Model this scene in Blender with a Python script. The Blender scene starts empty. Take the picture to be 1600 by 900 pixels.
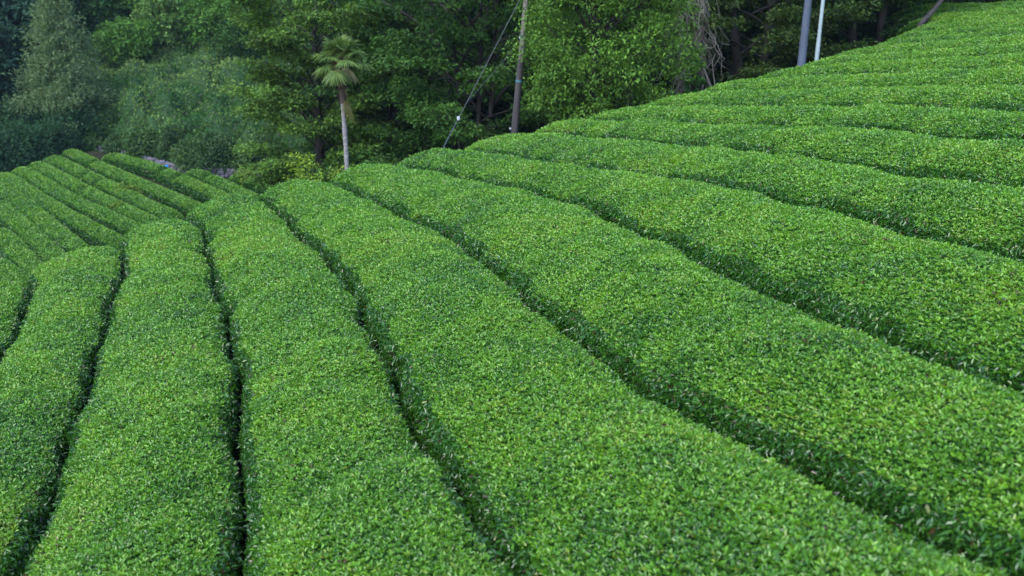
import bpy, math, random
import numpy as np
from mathutils import Vector

SC = bpy.context.scene
COL = SC.collection
# ------------------------------------------------------------------ camera
CAMZ = 4.0
FPX = 1556.0                      # focal length in pixels of a 1600 px wide frame
YAW, PITCH = 0.2231, math.radians(11.0)
cam_d = bpy.data.cameras.new('camera')
cam = bpy.data.objects.new('camera', cam_d); COL.objects.link(cam)
cam.location = (0, 0, CAMZ)
cam.rotation_euler = (math.pi/2 - PITCH, 0, -YAW)
cam_d.sensor_width = 36.0
cam_d.lens = 36.0*FPX/1600.0
cam_d.clip_start = 0.1; cam_d.clip_end = 3000
cam_d.dof.use_dof = True
cam_d.dof.focus_distance = 14.0
cam_d.dof.aperture_fstop = 1.7
SC.camera = cam
# ------------------------------------------------------------------ light
SUN_EL, SUN_AZ = math.radians(48), math.radians(-132)     # azimuth from +Y towards +X
W = bpy.data.worlds.new('World'); SC.world = W
W.use_nodes = True
nt = W.node_tree
sky = nt.nodes.new('ShaderNodeTexSky')
sky.sky_type = 'NISHITA'; sky.sun_disc = False
sky.sun_elevation = SUN_EL; sky.sun_rotation = SUN_AZ
sky.air_density = 1.1; sky.dust_density = .6; sky.ozone_density = 1.5
bg = nt.nodes['Background']; bg.inputs['Strength'].default_value = 0.15
nt.links.new(sky.outputs['Color'], bg.inputs['Color'])
sd = bpy.data.lights.new('sun', 'SUN'); so = bpy.data.objects.new('sun', sd); COL.objects.link(so)
sd.energy = 1.0; sd.angle = math.radians(40); sd.color = (1.0, 0.95, 0.86)
sdir = Vector((math.sin(SUN_AZ)*math.cos(SUN_EL), math.cos(SUN_AZ)*math.cos(SUN_EL), math.sin(SUN_EL)))
so.rotation_euler = sdir.to_track_quat('Z', 'Y').to_euler()
so.location = (-10, -10, 30)
SC.view_settings.view_transform = 'Standard'; SC.view_settings.look = 'None'
SC.view_settings.exposure = 1.76; SC.view_settings.gamma = 1.0
SC.view_settings.use_curve_mapping = False
SC.cycles.max_bounces = 6; SC.cycles.diffuse_bounces = 3; SC.cycles.glossy_bounces = 2
SC.cycles.transmission_bounces = 3; SC.cycles.transparent_max_bounces = 4
SC.cycles.use_denoising = True

rng = np.random.default_rng(7)
# ------------------------------------------------------------------ projection helpers
_cy, _sy, _cp, _sp = math.cos(YAW), math.sin(YAW), math.cos(PITCH), math.sin(PITCH)
FW = np.array([_sy*_cp, _cy*_cp, -_sp]); RT = np.array([_cy, -_sy, 0.0]); UP = np.cross(RT, FW)
CAM = np.array([0, 0, CAMZ])
def ray(px, py):
    return FW + (px-800)/FPX*RT - (py-450)/FPX*UP
def at_y(px, py, Y):
    d = ray(px, py); return CAM + d*(Y/d[1])
def at_d(px, py, D):
    d = ray(px, py); return CAM + d*(D/math.hypot(d[0], d[1]))
def project(P):
    q = P - CAM
    z = q@FW; z = np.where(z < 0.2, 0.2, z)
    return 800+FPX*(q@RT)/z, 450-FPX*(q@UP)/z
def inframe(P, mx=360, my=200):
    x, y = project(P)
    return (x > -mx) & (x < 1600+mx) & (y > -my) & (y < 900+my) & ((P-CAM)@FW > 0.5)
def unit(v):
    return v/np.maximum(np.linalg.norm(v, axis=-1, keepdims=True), 1e-9)
def smooth01(t):
    t = np.clip(t, 0, 1); return t*t*(3-2*t)
class SinNoise:                                # cheap smooth 2-D noise in about -1..1
    def __init__(s, seed, scale, n=10):
        r = np.random.default_rng(seed)
        a = r.uniform(0, 2*math.pi, n); k = r.uniform(.5, 1.6, n)*2*math.pi/scale
        s.kx, s.ky, s.ph = k*np.cos(a), k*np.sin(a), r.uniform(0, 2*math.pi, n); s.n = n
    def __call__(s, x, y):
        x = np.asarray(x, float); y = np.asarray(y, float)
        o = np.zeros(np.broadcast(x, y).shape)
        for a, b, c in zip(s.kx, s.ky, s.ph): o += np.sin(a*x+b*y+c)
        return o/math.sqrt(s.n)*0.9
# ------------------------------------------------------------------ materials
def mat_plain(name, col, rough=0.8, spec=0.3, var=0.25, scale=8.0, bump=0.3, stretch=(1, 1, 1)):
    m = bpy.data.materials.new(name); m.use_nodes = True
    t = m.node_tree; b = t.nodes['Principled BSDF']
    tc = t.nodes.new('ShaderNodeTexCoord'); mp = t.nodes.new('ShaderNodeMapping'); mp.inputs['Scale'].default_value = stretch
    n = t.nodes.new('ShaderNodeTexNoise'); n.inputs['Scale'].default_value = scale; n.inputs['Detail'].default_value = 6
    r = t.nodes.new('ShaderNodeValToRGB')
    c = np.array(col)
    r.color_ramp.elements[0].position = .3; r.color_ramp.elements[1].position = .72
    r.color_ramp.elements[0].color = (*(c*(1-var)), 1); r.color_ramp.elements[1].color = (*np.minimum(c*(1+var), 1), 1)
    t.links.new(tc.outputs['Object'], mp.inputs['Vector']); t.links.new(mp.outputs['Vector'], n.inputs['Vector'])
    t.links.new(n.outputs['Fac'], r.inputs['Fac']); t.links.new(r.outputs['Color'], b.inputs['Base Color'])
    b.inputs['Roughness'].default_value = rough; b.inputs['Specular IOR Level'].default_value = spec
    if bump:
        bp = t.nodes.new('ShaderNodeBump'); bp.inputs['Strength'].default_value = bump; bp.inputs['Distance'].default_value = .02
        t.links.new(n.outputs['Fac'], bp.inputs['Height']); t.links.new(bp.outputs['Normal'], b.inputs['Normal'])
    return m
def mat_leaf(name, rough=0.42, spec=0.5, trans=0.25, gloss=0):
    m = bpy.data.materials.new(name); m.use_nodes = True
    t = m.node_tree; b = t.nodes['Principled BSDF']; out = t.nodes['Material Output']
    a = t.nodes.new('ShaderNodeAttribute'); a.attribute_name = 'tint'
    t.links.new(a.outputs['Color'], b.inputs['Base Color'])
    b.inputs['Roughness'].default_value = rough; b.inputs['Specular IOR Level'].default_value = spec
    if gloss:                                # dark mature leaves are shinier than the soft new shoots
        sp_ = t.nodes.new('ShaderNodeSeparateColor'); mr = t.nodes.new('ShaderNodeMapRange')
        mr.inputs['From Min'].default_value = .08; mr.inputs['From Max'].default_value = .30
        mr.inputs['To Min'].default_value = gloss; mr.inputs['To Max'].default_value = rough
        t.links.new(a.outputs['Color'], sp_.inputs['Color']); t.links.new(sp_.outputs['Green'], mr.inputs['Value'])
        t.links.new(mr.outputs['Result'], b.inputs['Roughness'])
    tr = t.nodes.new('ShaderNodeBsdfTranslucent')
    mx = t.nodes.new('ShaderNodeMixRGB'); mx.blend_type = 'MULTIPLY'; mx.inputs['Fac'].default_value = 1
    mx.inputs['Color2'].default_value = (1.5, 1.35, .5, 1)
    t.links.new(a.outputs['Color'], mx.inputs['Color1']); t.links.new(mx.outputs['Color'], tr.inputs['Color'])
    ms = t.nodes.new('ShaderNodeMixShader'); ms.inputs['Fac'].default_value = trans
    t.links.new(b.outputs['BSDF'], ms.inputs[1]); t.links.new(tr.outputs['BSDF'], ms.inputs[2])
    t.links.new(ms.outputs['Shader'], out.inputs['Surface'])
    return m
M = dict(
    tea=mat_leaf('tea_leaf', .40, .68, .22, .21),
    tree=mat_leaf('tree_leaf', .55, .22, .22),
    dull=mat_leaf('dull_leaf', .7, .1, .22),
    soil=mat_plain('soil', (.030, .031, .017), .95, .1, .5, 3.0, .6),
    bark=mat_plain('bark', (.032, .028, .026), .95, .15, .45, 6.0, .8, (1, 1, .25)),
    palebark=mat_plain('pale_bark', (.16, .145, .13), .9, .2, .35, 6.0, .6, (1, 1, .3)),
    wood=mat_plain('weathered_wood', (.050, .044, .048), .85, .25, .35, 9.0, .5, (1, 1, .06)),
    concrete=mat_plain('concrete', (.070, .088, .130), .8, .3, .14, 5.0, .2, (1, 1, .4)),
    white=mat_plain('white_paint', (.25, .31, .34), .4, .5, .06, 4.0, .05),
    wire=mat_plain('steel_wire', (.065, .07, .085), .5, .5, .1, 10.0, 0),
    porcelain=mat_plain('porcelain', (.36, .38, .40), .25, .6, .05, 4.0, 0),
    teal=mat_plain('teal_tape', (.03, .12, .15), .5, .4, .1, 10.0, 0),
    stone=mat_plain('stone', (.13, .12, .145), .9, .2, .4, 1.3, .6),
    blue=mat_plain('blue_plastic', (.02, .26, .75), .4, .5, .1, 4.0, .1),
    palmtrunk=mat_plain('palm_trunk', (.20, .188, .195), .9, .2, .35, 9.0, .7, (1, 1, 3)),
    fibre=mat_plain('palm_fibre', (.070, .050, .042), .95, .1, .45, 22.0, .8, (1, 1, .3)),
    fruit=mat_plain('palm_fruit', (.09, .045, .03), .8, .2, .4, 12.0, .3),
)
# ------------------------------------------------------------------ mesh collector
class MB:
    def __init__(s): s.v = []; s.f = []; s.c = []; s.m = []; s.n = 0; s.mats = []; s.sm = []
    def _mi(s, mat):
        if mat not in s.mats: s.mats.append(mat)
        return s.mats.index(mat)
    def quads(s, v, f, mat, col=(.1, .1, .1), smooth=False):
        v = np.asarray(v, np.float32).reshape(-1, 3); f = np.asarray(f, np.int32).reshape(-1, 4)
        c = np.broadcast_to(np.asarray(col, np.float32), (len(f), 3))
        s.v.append(v); s.f.append(f+s.n); s.c.append(c); s.m.append(np.full(len(f), s._mi(mat), np.int32))
        s.sm.append(np.full(len(f), smooth)); s.n += len(v)
    def grid(s, G, mat, col=(.1, .1, .1), smooth=True, closed=False):
        ni, nj = G.shape[:2]
        i, j = np.meshgrid(np.arange(ni-1), np.arange(nj if closed else nj-1), indexing='ij')
        j2 = (j+1) % nj
        f = np.stack([i*nj+j, i*nj+j2, (i+1)*nj+j2, (i+1)*nj+j], -1).reshape(-1, 4)
        s.quads(G.reshape(-1, 3), f, mat, col, smooth)
    def tube(s, pts, rad, mat, sides=6, col=(.1, .1, .1)):
        pts = np.asarray(pts, float); n = len(pts); rad = np.broadcast_to(np.asarray(rad, float), (n,))
        t = unit(np.gradient(pts, axis=0))
        ref = np.array([0, 0, 1.0]) if abs(t[:, 2]).mean() < .8 else np.array([1.0, 0, 0])
        a = unit(np.cross(t, ref)); b = np.cross(t, a)
        th = np.arange(sides)/sides*2*math.pi
        G = pts[:, None]+rad[:, None, None]*(np.cos(th)[None, :, None]*a[:, None]+np.sin(th)[None, :, None]*b[:, None])
        s.grid(G, mat, col, True, True)
        k = sides//2                               # close both ends with small quads fans
        for e in (0, n-1):
            vv = np.concatenate([G[e], pts[e:e+1]])
            ff = [[sides, 2*i % sides, (2*i+1) % sides, (2*i+2) % sides] for i in range(k)]
            if e == 0: ff = [q[::-1] for q in ff]
            s.quads(vv, ff, mat, col, False)
    def leaves(s, P, A, N, L, Wd, C, mat, fold=.18, fine=False):
        if len(P) == 0: return
        A = unit(A); S = unit(np.cross(A, N)); Nn = np.cross(S, A)
        L = np.broadcast_to(np.asarray(L, float), (len(P),))[:, None]; Wd = np.broadcast_to(np.asarray(Wd, float), (len(P),))[:, None]
        n = len(P)
        if not fine:
            V = np.stack([P, P+A*L*.45+S*Wd*.5+Nn*Wd*fold, P+A*L-Nn*L*.06, P+A*L*.45-S*Wd*.5+Nn*Wd*fold], 1)
            F = np.arange(n*4).reshape(n, 4)
            s.quads(V.reshape(-1, 3), F, mat, C)
        else:
            V = np.stack([P, P+A*L*.28+S*Wd*.42+Nn*Wd*fold, P+A*L*.68+S*Wd*.40+Nn*(Wd*fold-L*.02), P+A*L-Nn*L*.12,
                          P+A*L*.68-S*Wd*.40+Nn*(Wd*fold-L*.02), P+A*L*.28-S*Wd*.42+Nn*Wd*fold], 1)
            b = np.arange(n)[:, None]*6
            F = np.stack([b+np.array([[0, 1, 2, 3]]), b+np.array([[3, 4, 5, 0]])], 1).reshape(-1, 4)
            s.quads(V.reshape(-1, 3), F, mat, np.repeat(np.broadcast_to(C, (n, 3)), 2, 0))
    def mesh(s, name):
        v = np.concatenate(s.v); f = np.concatenate(s.f); c = np.concatenate(s.c); mi = np.concatenate(s.m); sm = np.concatenate(s.sm)
        me = bpy.data.meshes.new(name)
        me.vertices.add(len(v)); me.vertices.foreach_set('co', v.ravel())
        me.loops.add(f.size); me.loops.foreach_set('vertex_index', f.ravel())
        me.polygons.add(len(f)); me.polygons.foreach_set('loop_start', np.arange(0, f.size, 4, dtype=np.int32))
        me.polygons.foreach_set('material_index', mi); me.polygons.foreach_set('use_smooth', sm)
        for m in s.mats: me.materials.append(m)
        me.update(calc_edges=True)
        at = me.attributes.new('tint', 'FLOAT_COLOR', 'FACE')
        at.data.foreach_set('color', np.concatenate([c, np.ones((len(c), 1), np.float32)], 1).astype(np.float32).ravel())
        return me
    def build(s, name, parent=None, loc=None):
        if loc is not None: s.v = [a-np.asarray(loc, np.float32) for a in s.v]
        o = bpy.data.objects.new(name, s.mesh(name)); COL.objects.link(o)
        if parent: o.parent = parent
        elif loc is not None: o.location = loc
        return o
def tag(o, label=None, cat=None, group=None, kind=None):
    if label: o['label'] = label
    if cat: o['category'] = cat
    if group: o['group'] = group
    if kind: o['kind'] = kind
    return o
def empty(name, loc, label, cat, group=None):
    o = bpy.data.objects.new(name, None); COL.objects.link(o); o.location = loc; o.empty_display_size = .2
    return tag(o, label, cat, group)
def copy_thing(src, name, loc, rz, sc, label, group=None):
    r = src.copy(); COL.objects.link(r); r.name = name
    r.location = loc; r.rotation_euler = (0, 0, rz); r.scale = (sc[0], sc[0], sc[1]) if not np.isscalar(sc) else (sc, sc, sc)
    r['label'] = label
    if group: r['group'] = group
    for ch in src.children:
        c = ch.copy(); COL.objects.link(c); c.parent = r
    return r
# scatter points over a grid surface: density(points) per m2
def scatter(G, dens, r, keep=None):
    a = G[:-1, :-1]; b = G[1:, :-1]; c = G[1:, 1:]; d = G[:-1, 1:]
    nrm = np.cross(c-a, d-b); area = np.linalg.norm(nrm, axis=-1)*.5; nrm = unit(nrm)
    ctr = (a+b+c+d)/4
    lam = area*dens(ctr)
    if keep is not None: lam = lam*keep(ctr)
    cnt = r.poisson(lam)
    I, J = np.meshgrid(np.arange(a.shape[0]), np.arange(a.shape[1]), indexing='ij')
    I = np.repeat(I.ravel(), cnt.ravel()); J = np.repeat(J.ravel(), cnt.ravel())
    u = r.random(len(I))[:, None]; w = r.random(len(I))[:, None]
    P = (a[I, J]*(1-u)+b[I, J]*u)*(1-w)+(d[I, J]*(1-u)+c[I, J]*u)*w
    N = nrm[I, J]; N = np.where(N[:, 2:3] < -.6, -N, N)
    return P, N, I, J
def mixcol(a, b, t):
    return np.asarray(a)*(1-t[:, None])+np.asarray(b)*t[:, None]
# ------------------------------------------------------------------ the slope of the tea field (relative to the camera)
FP = (3.0777, 0.2521, -0.0119, 0.0306, 0.0135, 0.0048, -0.0228)
FQ = (-0.0363, -0.0383, -0.0574); X0 = -2.5525; ROW = 1.8
def slope(x, y):
    H, t, t2, a1, a2, a3, c1 = FP
    yy = np.clip(y, -4, 40)-14; xx = np.clip(x, -6, 32)
    return CAMZ-H+t*xx+t2*xx*xx/10+a1*yy+a2*yy*yy/10+a3*yy**3/100+c1*xx*yy/10
def bend(y):
    y = np.asarray(y, float); yy = np.clip(y, 0, 28)-14
    return FQ[0]*yy+FQ[1]*yy*yy/10+FQ[2]*yy**3/100-.34*np.maximum(y-28, 0)
def field_end(x):
    return 26.6+np.interp(x, [-8, -5.8, -4.6, -3, 6, 10, 15, 20, 25, 34], [-3.4, -2.4, -.9, -.1, 0, .25, 1.2, 3.2, 6.6, 17.0])
# small wanderings of the furrows: (y, offset)
FUR = {1: [(8, 0), (20, -.1)], 2: [(8, .14), (10, .04), (12, -.06), (18, -.37), (25, .25)], 3: [(7, .04), (8.6, .09), (11.6, .06), (15, -.14), (20, -.37), (25, .25)],
       4: [(5.6, -.11), (8.7, -.09), (10.3, -.15), (12, -.09), (15.7, -.11), (20.5, -.36), (26, .25)],
       5: [(4, .22), (5.5, .06), (7.1, -.08), (9, -.09), (12.5, -.06), (16, 0), (19.7, -.27), (26.5, .1)],
       6: [(5.7, -.03), (7, -.16), (8.7, .01), (11, .16), (14.2, .23), (16.5, .37), (21, .03), (26, .09)],
       7: [(8.3, .05), (10, .16), (11.8, .29), (13, .33), (14.8, .28), (17.3, .15), (19.7, -.19), (26, -.04)],
       8: [(10, -.04), (12, .01), (13.6, .14), (16.2, .21), (19, .09), (22, .14), (26.7, .05)],
       9: [(12, -.13), (13.7, .04), (17.2, .14), (19.4, -.11), (23, -.15), (26, -.27)],
       10: [(13.9, -.3), (16.3, -.02), (18.7, -.02), (20.2, -.27), (26, -.26)],
       11: [(16, -.29), (18.5, -.12), (21, -.04), (22.7, -.24), (25.5, -.13)]}
def furrow(k, y):
    x = bend(y)+X0+ROW*(k-2)
    if k in FUR:
        a = np.array(FUR[k]); w = 0
        for d in (-1.8, -.9, 0, .9, 1.8): w = w+np.interp(y+d, a[:, 0], a[:, 1])/5
        x = x+w
    return x+.03*np.sin(y*1.7+k*2.1)+.02*np.sin(y*3.9+k)
# ------------------------------------------------------------------ the wider ground
azv = math.atan2(ray(150, 300)[0], ray(150, 300)[1])
NV = np.array([math.sin(azv), math.cos(azv)]); TV = np.array([NV[1], -NV[0]])
VD0 = 68.0; VZ0 = float(at_d(150, 300, VD0)[2])-.7; VS = 0.21
hn4 = SinNoise(6, 2.2); hn1, hn2, hn3 = SinNoise(3, 14), SinNoise(4, 5), SinNoise(5, 40)
def valley(x, y):
    return VZ0+VS*(x*NV[0]+y*NV[1]-VD0)
WALL_PX = [(60, 232), (137, 236), (215, 253), (275, 271), (345, 277), (430, 281), (560, 288)]
def hit_valley(px, py, off=0.0):
    d = ray(px, py); c = VZ0+off-VS*VD0
    t = (c-CAMZ)/(d[2]-VS*(d[0]*NV[0]+d[1]*NV[1]))
    return CAM+d*t
WALL = np.array([hit_valley(*p) for p in WALL_PX])
WALL_S = WALL[:, :2]@TV; WALL_D = WALL[:, :2]@NV
def wall_d(s): return np.interp(s, WALL_S, WALL_D)
def ground(x, y):
    x = np.asarray(x, float); y = np.asarray(y, float)
    ye = field_end(x)
    main = slope(x, np.minimum(y, ye))-.78
    out = np.maximum(y-ye, 0)
    left = np.maximum(-5.2-x-np.clip(y-20, 0, 9)*.25, 0)
    main = main-np.minimum(.75*out, 30)-.55*left
    s = x*TV[0]+y*TV[1]; d = x*NV[0]+y*NV[1]
    v = np.maximum(valley(x, y), VZ0-4.2)
    up = np.maximum(d-wall_d(s)-.6, 0)
    bgl = v+np.where(up > 0, .55*smooth01(up/1.2)+.22*up, 0)
    bgr = CAMZ-4.0+.20*np.clip(x-4, 0, 60)+np.maximum(y-36, 0)*.13
    w = smooth01((x-0.12*y+1)/9.0)
    b = bgl*(1-w)+bgr*w
    b = b+hn3(x, y)*.25
    k = .5                                           # smooth maximum
    h = np.clip(.5+.5*(main-b)/k, 0, 1)
    res = b*(1-h)+main*h+k*h*(1-h)
    inside = (y < ye-.4) & (left <= 0)
    return np.where(inside, main, res)
gx = np.concatenate([np.linspace(-150, -45, 18)[:-1], np.linspace(-45, 60, 190), np.linspace(60, 150, 18)[1:]])
gy = np.concatenate([np.linspace(-60, -10, 12)[:-1], np.linspace(-10, 130, 240), np.linspace(130, 240, 24)[1:]])
XX, YY = np.meshgrid(gx, gy, indexing='ij')
G = np.stack([XX, YY, ground(XX, YY)], -1)
mb = MB(); mb.grid(G, M['soil'])
tag(mb.build('ground'), kind='structure')

# ------------------------------------------------------------------ tea hedges
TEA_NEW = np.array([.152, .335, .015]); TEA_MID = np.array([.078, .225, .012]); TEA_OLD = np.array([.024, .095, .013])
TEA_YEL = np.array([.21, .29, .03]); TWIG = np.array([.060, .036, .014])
patch = SinNoise(21, 3.2); patch2 = SinNoise(22, .8); patch3 = SinNoise(23, 9.0)
SEC = np.array([(-.84, -.74), (-.95, -.50), (-1.0, -.27), (-.99, -.15), (-.955, -.075), (-.90, -.03), (-.80, .02), (-.62, .085), (-.40, .135), (-.2, .16), (0, .168),
                (.2, .16), (.40, .135), (.62, .085), (.80, .02), (.90, -.03), (.955, -.075), (.99, -.15), (1.0, -.27), (.95, -.50), (.84, -.74)])
TOP0, TOP1 = 4, 15          # columns of the plucking surface
def hedge_grid(Lxy, Rxy, zf, seed, arch=1.0, gap=.06, round_len=.9, bumps=.05, step=0.0):
    r = np.random.default_rng(seed)
    n = len(Lxy)
    mid = (Lxy+Rxy)/2; half = (Rxy-Lxy)/2
    wl = np.linalg.norm(half, axis=1, keepdims=True); half = half*(wl-gap)/wl
    s = np.concatenate([[0], np.cumsum(np.linalg.norm(np.diff(mid, axis=0), axis=1))])
    e = np.minimum(s, s[-1]-s)
    en = np.sqrt(np.clip(1-(1-np.clip(e/round_len, 0, 1))**2, 0, 1))      # rounded ends
    v = SEC[:, 0]
    wig = SinNoise(seed+1, 1.1)
    ragged = 1+.035*wig(s[:, None], np.sign(v)[None, :]*5)*(np.abs(v)[None, :] > .85)
    P = mid[:, None, :]+half[:, None, :]*(v[None, :, None]*ragged[..., None])*(.55+.45*en)[:, None, None]
    z = zf(P[..., 0], P[..., 1])
    dz = SEC[:, 1]*arch-step*np.clip(v, -.95, .95)*(SEC[:, 1] > -.2)
    B = np.zeros((n, len(v)))
    lump = SinNoise(seed+2, 3.0); lump2 = SinNoise(seed+3, 1.0)
    B += bumps*.45*lump(s[:, None], v[None, :]*1.0)+bumps*.35*lump2(s[:, None], v[None, :]*.9)
    y = r.uniform(0, 3)
    while y < s[-1]:                                   # trimming steps across the row
        a = r.uniform(.5, 1.9)*bumps; sk = r.uniform(-.9, .9); q = s[:, None]-y-sk*v[None, :]
        B += a*np.where(q < 0, np.exp(q/1.1), np.exp(-q/.28))-a*.4*np.exp(-(q-.5)**2/.2)
        y += r.uniform(1.5, 4.0)
    top = (np.abs(v) < .93)
    B = B*np.where(top, 1, .3)[None, :]
    Z = z+(dz[None, :]+B)
    base = z-.74*arch
    Z = base+(Z-base)*en[:, None]
    return np.concatenate([P, Z[..., None]], -1), s
def dress(mb_top, mb_side, Gr, seed, L0=.0285, dens0=8500, far=False):
    r = np.random.default_rng(seed+9)
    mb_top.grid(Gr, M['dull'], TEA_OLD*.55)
    def dist(P): return np.linalg.norm(P-CAM, axis=-1)
    if far: d_fn = lambda P: np.full(P.shape[:-1], dens0)
    else: d_fn = lambda P: dens0*np.clip(9.5/dist(P), .3, 1.9)**.72
    keep = None if far else (lambda P: inframe(P.reshape(-1, 3)).reshape(P.shape[:-1]).astype(float))
    # plucking surface
    Gt = Gr[:, TOP0:TOP1+2]
    P, N, I, J = scatter(Gt, lambda q: d_fn(q)/(1 if far else 3), r, keep)
    if not far: P, N = np.repeat(P, 3, 0), np.repeat(N, 3, 0)          # every shoot carries three leaves
    n = len(P); m = n if far else n//3
    def sh(a): return a if far else np.repeat(a, 3, 0)
    if n:
        D = dist(P)
        L = L0*(1 if far else np.clip(D/10.5, .9, 2.6)**.48)*sh(r.uniform(.65, 1.3, m))*r.uniform(.75, 1.2, n)
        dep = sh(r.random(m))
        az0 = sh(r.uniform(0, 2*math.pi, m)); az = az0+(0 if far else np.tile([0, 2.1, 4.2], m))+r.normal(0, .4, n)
        T = unit(np.stack([np.cos(az), np.sin(az), np.zeros(n)], -1))
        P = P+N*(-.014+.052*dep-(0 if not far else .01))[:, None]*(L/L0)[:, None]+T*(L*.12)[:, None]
        up = unit(N+sh(.35*r.normal(size=(m, 3))))
        A = unit(up*(r.uniform(.1, 1.3, n)+.4*dep)[:, None]+T)
        F = unit(up+.40*r.normal(size=(n, 3)))
        pt = patch(P[:, 0], P[:, 1]); p2 = patch2(P[:, 0], P[:, 1]); p3 = patch3(P[:, 0], P[:, 1])
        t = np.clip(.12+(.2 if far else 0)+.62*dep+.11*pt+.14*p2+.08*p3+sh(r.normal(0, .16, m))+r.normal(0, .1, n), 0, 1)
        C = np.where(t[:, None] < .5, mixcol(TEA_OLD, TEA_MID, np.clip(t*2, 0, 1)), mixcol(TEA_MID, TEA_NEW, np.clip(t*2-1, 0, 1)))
        yl = sh(r.random(m)) < np.clip(.05+.16*np.maximum(pt+.4*p2+.5*p3-.1, 0), 0, .5)
        C = np.where(yl[:, None], mixcol(C, TEA_YEL, r.uniform(.3, .9, n)), C)
        tw = sh(r.random(m)) < np.clip(.004+.06*np.maximum(pt*.6+p2*.7+p3*.4-.8, 0), 0, .12)
        C = np.where(tw[:, None], TWIG*r.uniform(.6, 1.6, n)[:, None], C)
        C = C*r.uniform(.85, 1.15, n)[:, None]
        fine = (D < 12) if not far else np.zeros(n, bool)
        for fl in (True, False):
            q = fine == fl
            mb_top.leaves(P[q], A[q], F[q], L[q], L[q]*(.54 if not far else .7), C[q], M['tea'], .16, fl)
    # the two flanks: bigger, darker, mature leaves hanging outwards
    for cols in (slice(1, TOP0+2), slice(TOP1, len(SEC)-1)):
        P, N, I, J = scatter(Gr[:, cols], lambda q: d_fn(q)*(.62 if not far else .8), r, keep)
        n = len(P)
        if not n: continue
        D = dist(P)
        L = L0*1.8*(1 if far else np.clip(D/10.5, .93, 1.7)**.6)*r.uniform(.6, 1.3, n)
        P = P+N*r.uniform(-.07, .03, n)[:, None]
        A = unit(N*r.uniform(.3, 1.1, n)[:, None]+np.array([0, 0, .25])+.75*r.normal(size=(n, 3)))
        F = unit(np.array([0, 0, 1.0])+.6*N+.5*r.normal(size=(n, 3)))
        t = np.clip(r.normal(.25, .25, n), 0, 1)
        C = mixcol(TEA_OLD, TEA_MID, t)*r.uniform(.75, 1.25, n)[:, None]
        tw = r.random(n) < .01; C = np.where(tw[:, None], np.array([.30, .36, .13])*r.uniform(.6, 1.1, n)[:, None], C)
        br_ = r.random(n) < .035; C = np.where(br_[:, None], TWIG*1.1, C)
        fine = (D < 13) if not far else np.zeros(n, bool)
        for fl in (True, False):
            q = fine == fl
            mb_side.leaves(P[q], A[q], F[q], L[q], L[q]*.44, C[q], M['tea'], .16, fl)
ORD = ['first', 'second', 'third', 'fourth', 'fifth', 'sixth', 'seventh', 'eighth', 'ninth', 'tenth', 'eleventh', 'twelfth', 'thirteenth',
       'fourteenth', 'fifteenth', 'sixteenth', 'seventeenth', 'eighteenth', 'nineteenth', 'twentieth', 'twenty-first', 'twenty-second', 'twenty-third']
NROW = 22
HEDGE_LABEL = {0: 'narrow sliver of clipped tea hedge at the left edge of the near slope',
               1: 'second clipped tea hedge from the left, dark furrow on both sides',
               2: 'third clipped tea hedge from the left, domed top between two straight dark furrows',
               5: 'wide clipped tea hedge whose far end rises below the palm trunk',
               6: 'clipped tea hedge ending at the foot of the guy wire',
               7: 'clipped tea hedge ending at the foot of the brown wooden pole',
               NROW-1: 'topmost tea hedge of the near slope, in the top right corner'}
for k in range(NROW):
    xm = X0+ROW*(k-1.5)
    y1 = float(field_end(xm+bend(np.array(27.0))))+.25+(.25*math.sin(k*2.3) if k < 7 else 0)
    ys = np.arange(2.2 if k < 9 else 5.0, y1, .13)
    if k == 0:
        Lx = furrow(1, ys)-1.75
    else: Lx = furrow(k, ys)
    Lxy = np.stack([Lx, ys], 1); Rxy = np.stack([furrow(k+1, ys), ys], 1)
    Gr, s = hedge_grid(Lxy, Rxy, slope, 100+k*7, gap=.10, step=float(np.interp(k, [3, 6, 9], [.0, .02, .055])), bumps=.045 if k < 4 else .034, arch=1.0 if k < 7 else .85, round_len=.9 if k < 6 else 1.8)
    o_b = MB(); o_s = MB()
    dress(o_b, o_s, Gr, 300+k*11)
    lab = HEDGE_LABEL.get(k, ORD[k]+' clipped tea hedge on the near slope, counted uphill from the left edge')
    loc = Gr[len(Gr)//2, 10]+np.array([0, 0, -.9])
    root = empty('tea_hedge', loc, lab, 'hedge', 'tea hedges on the near slope')
    o = o_b.build('plucking_surface', root, loc)
    if o_s.v:
        tag(o_s.build('side_leaves', root, loc), 'large dark mature leaves along the flanks of the hedge')

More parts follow.
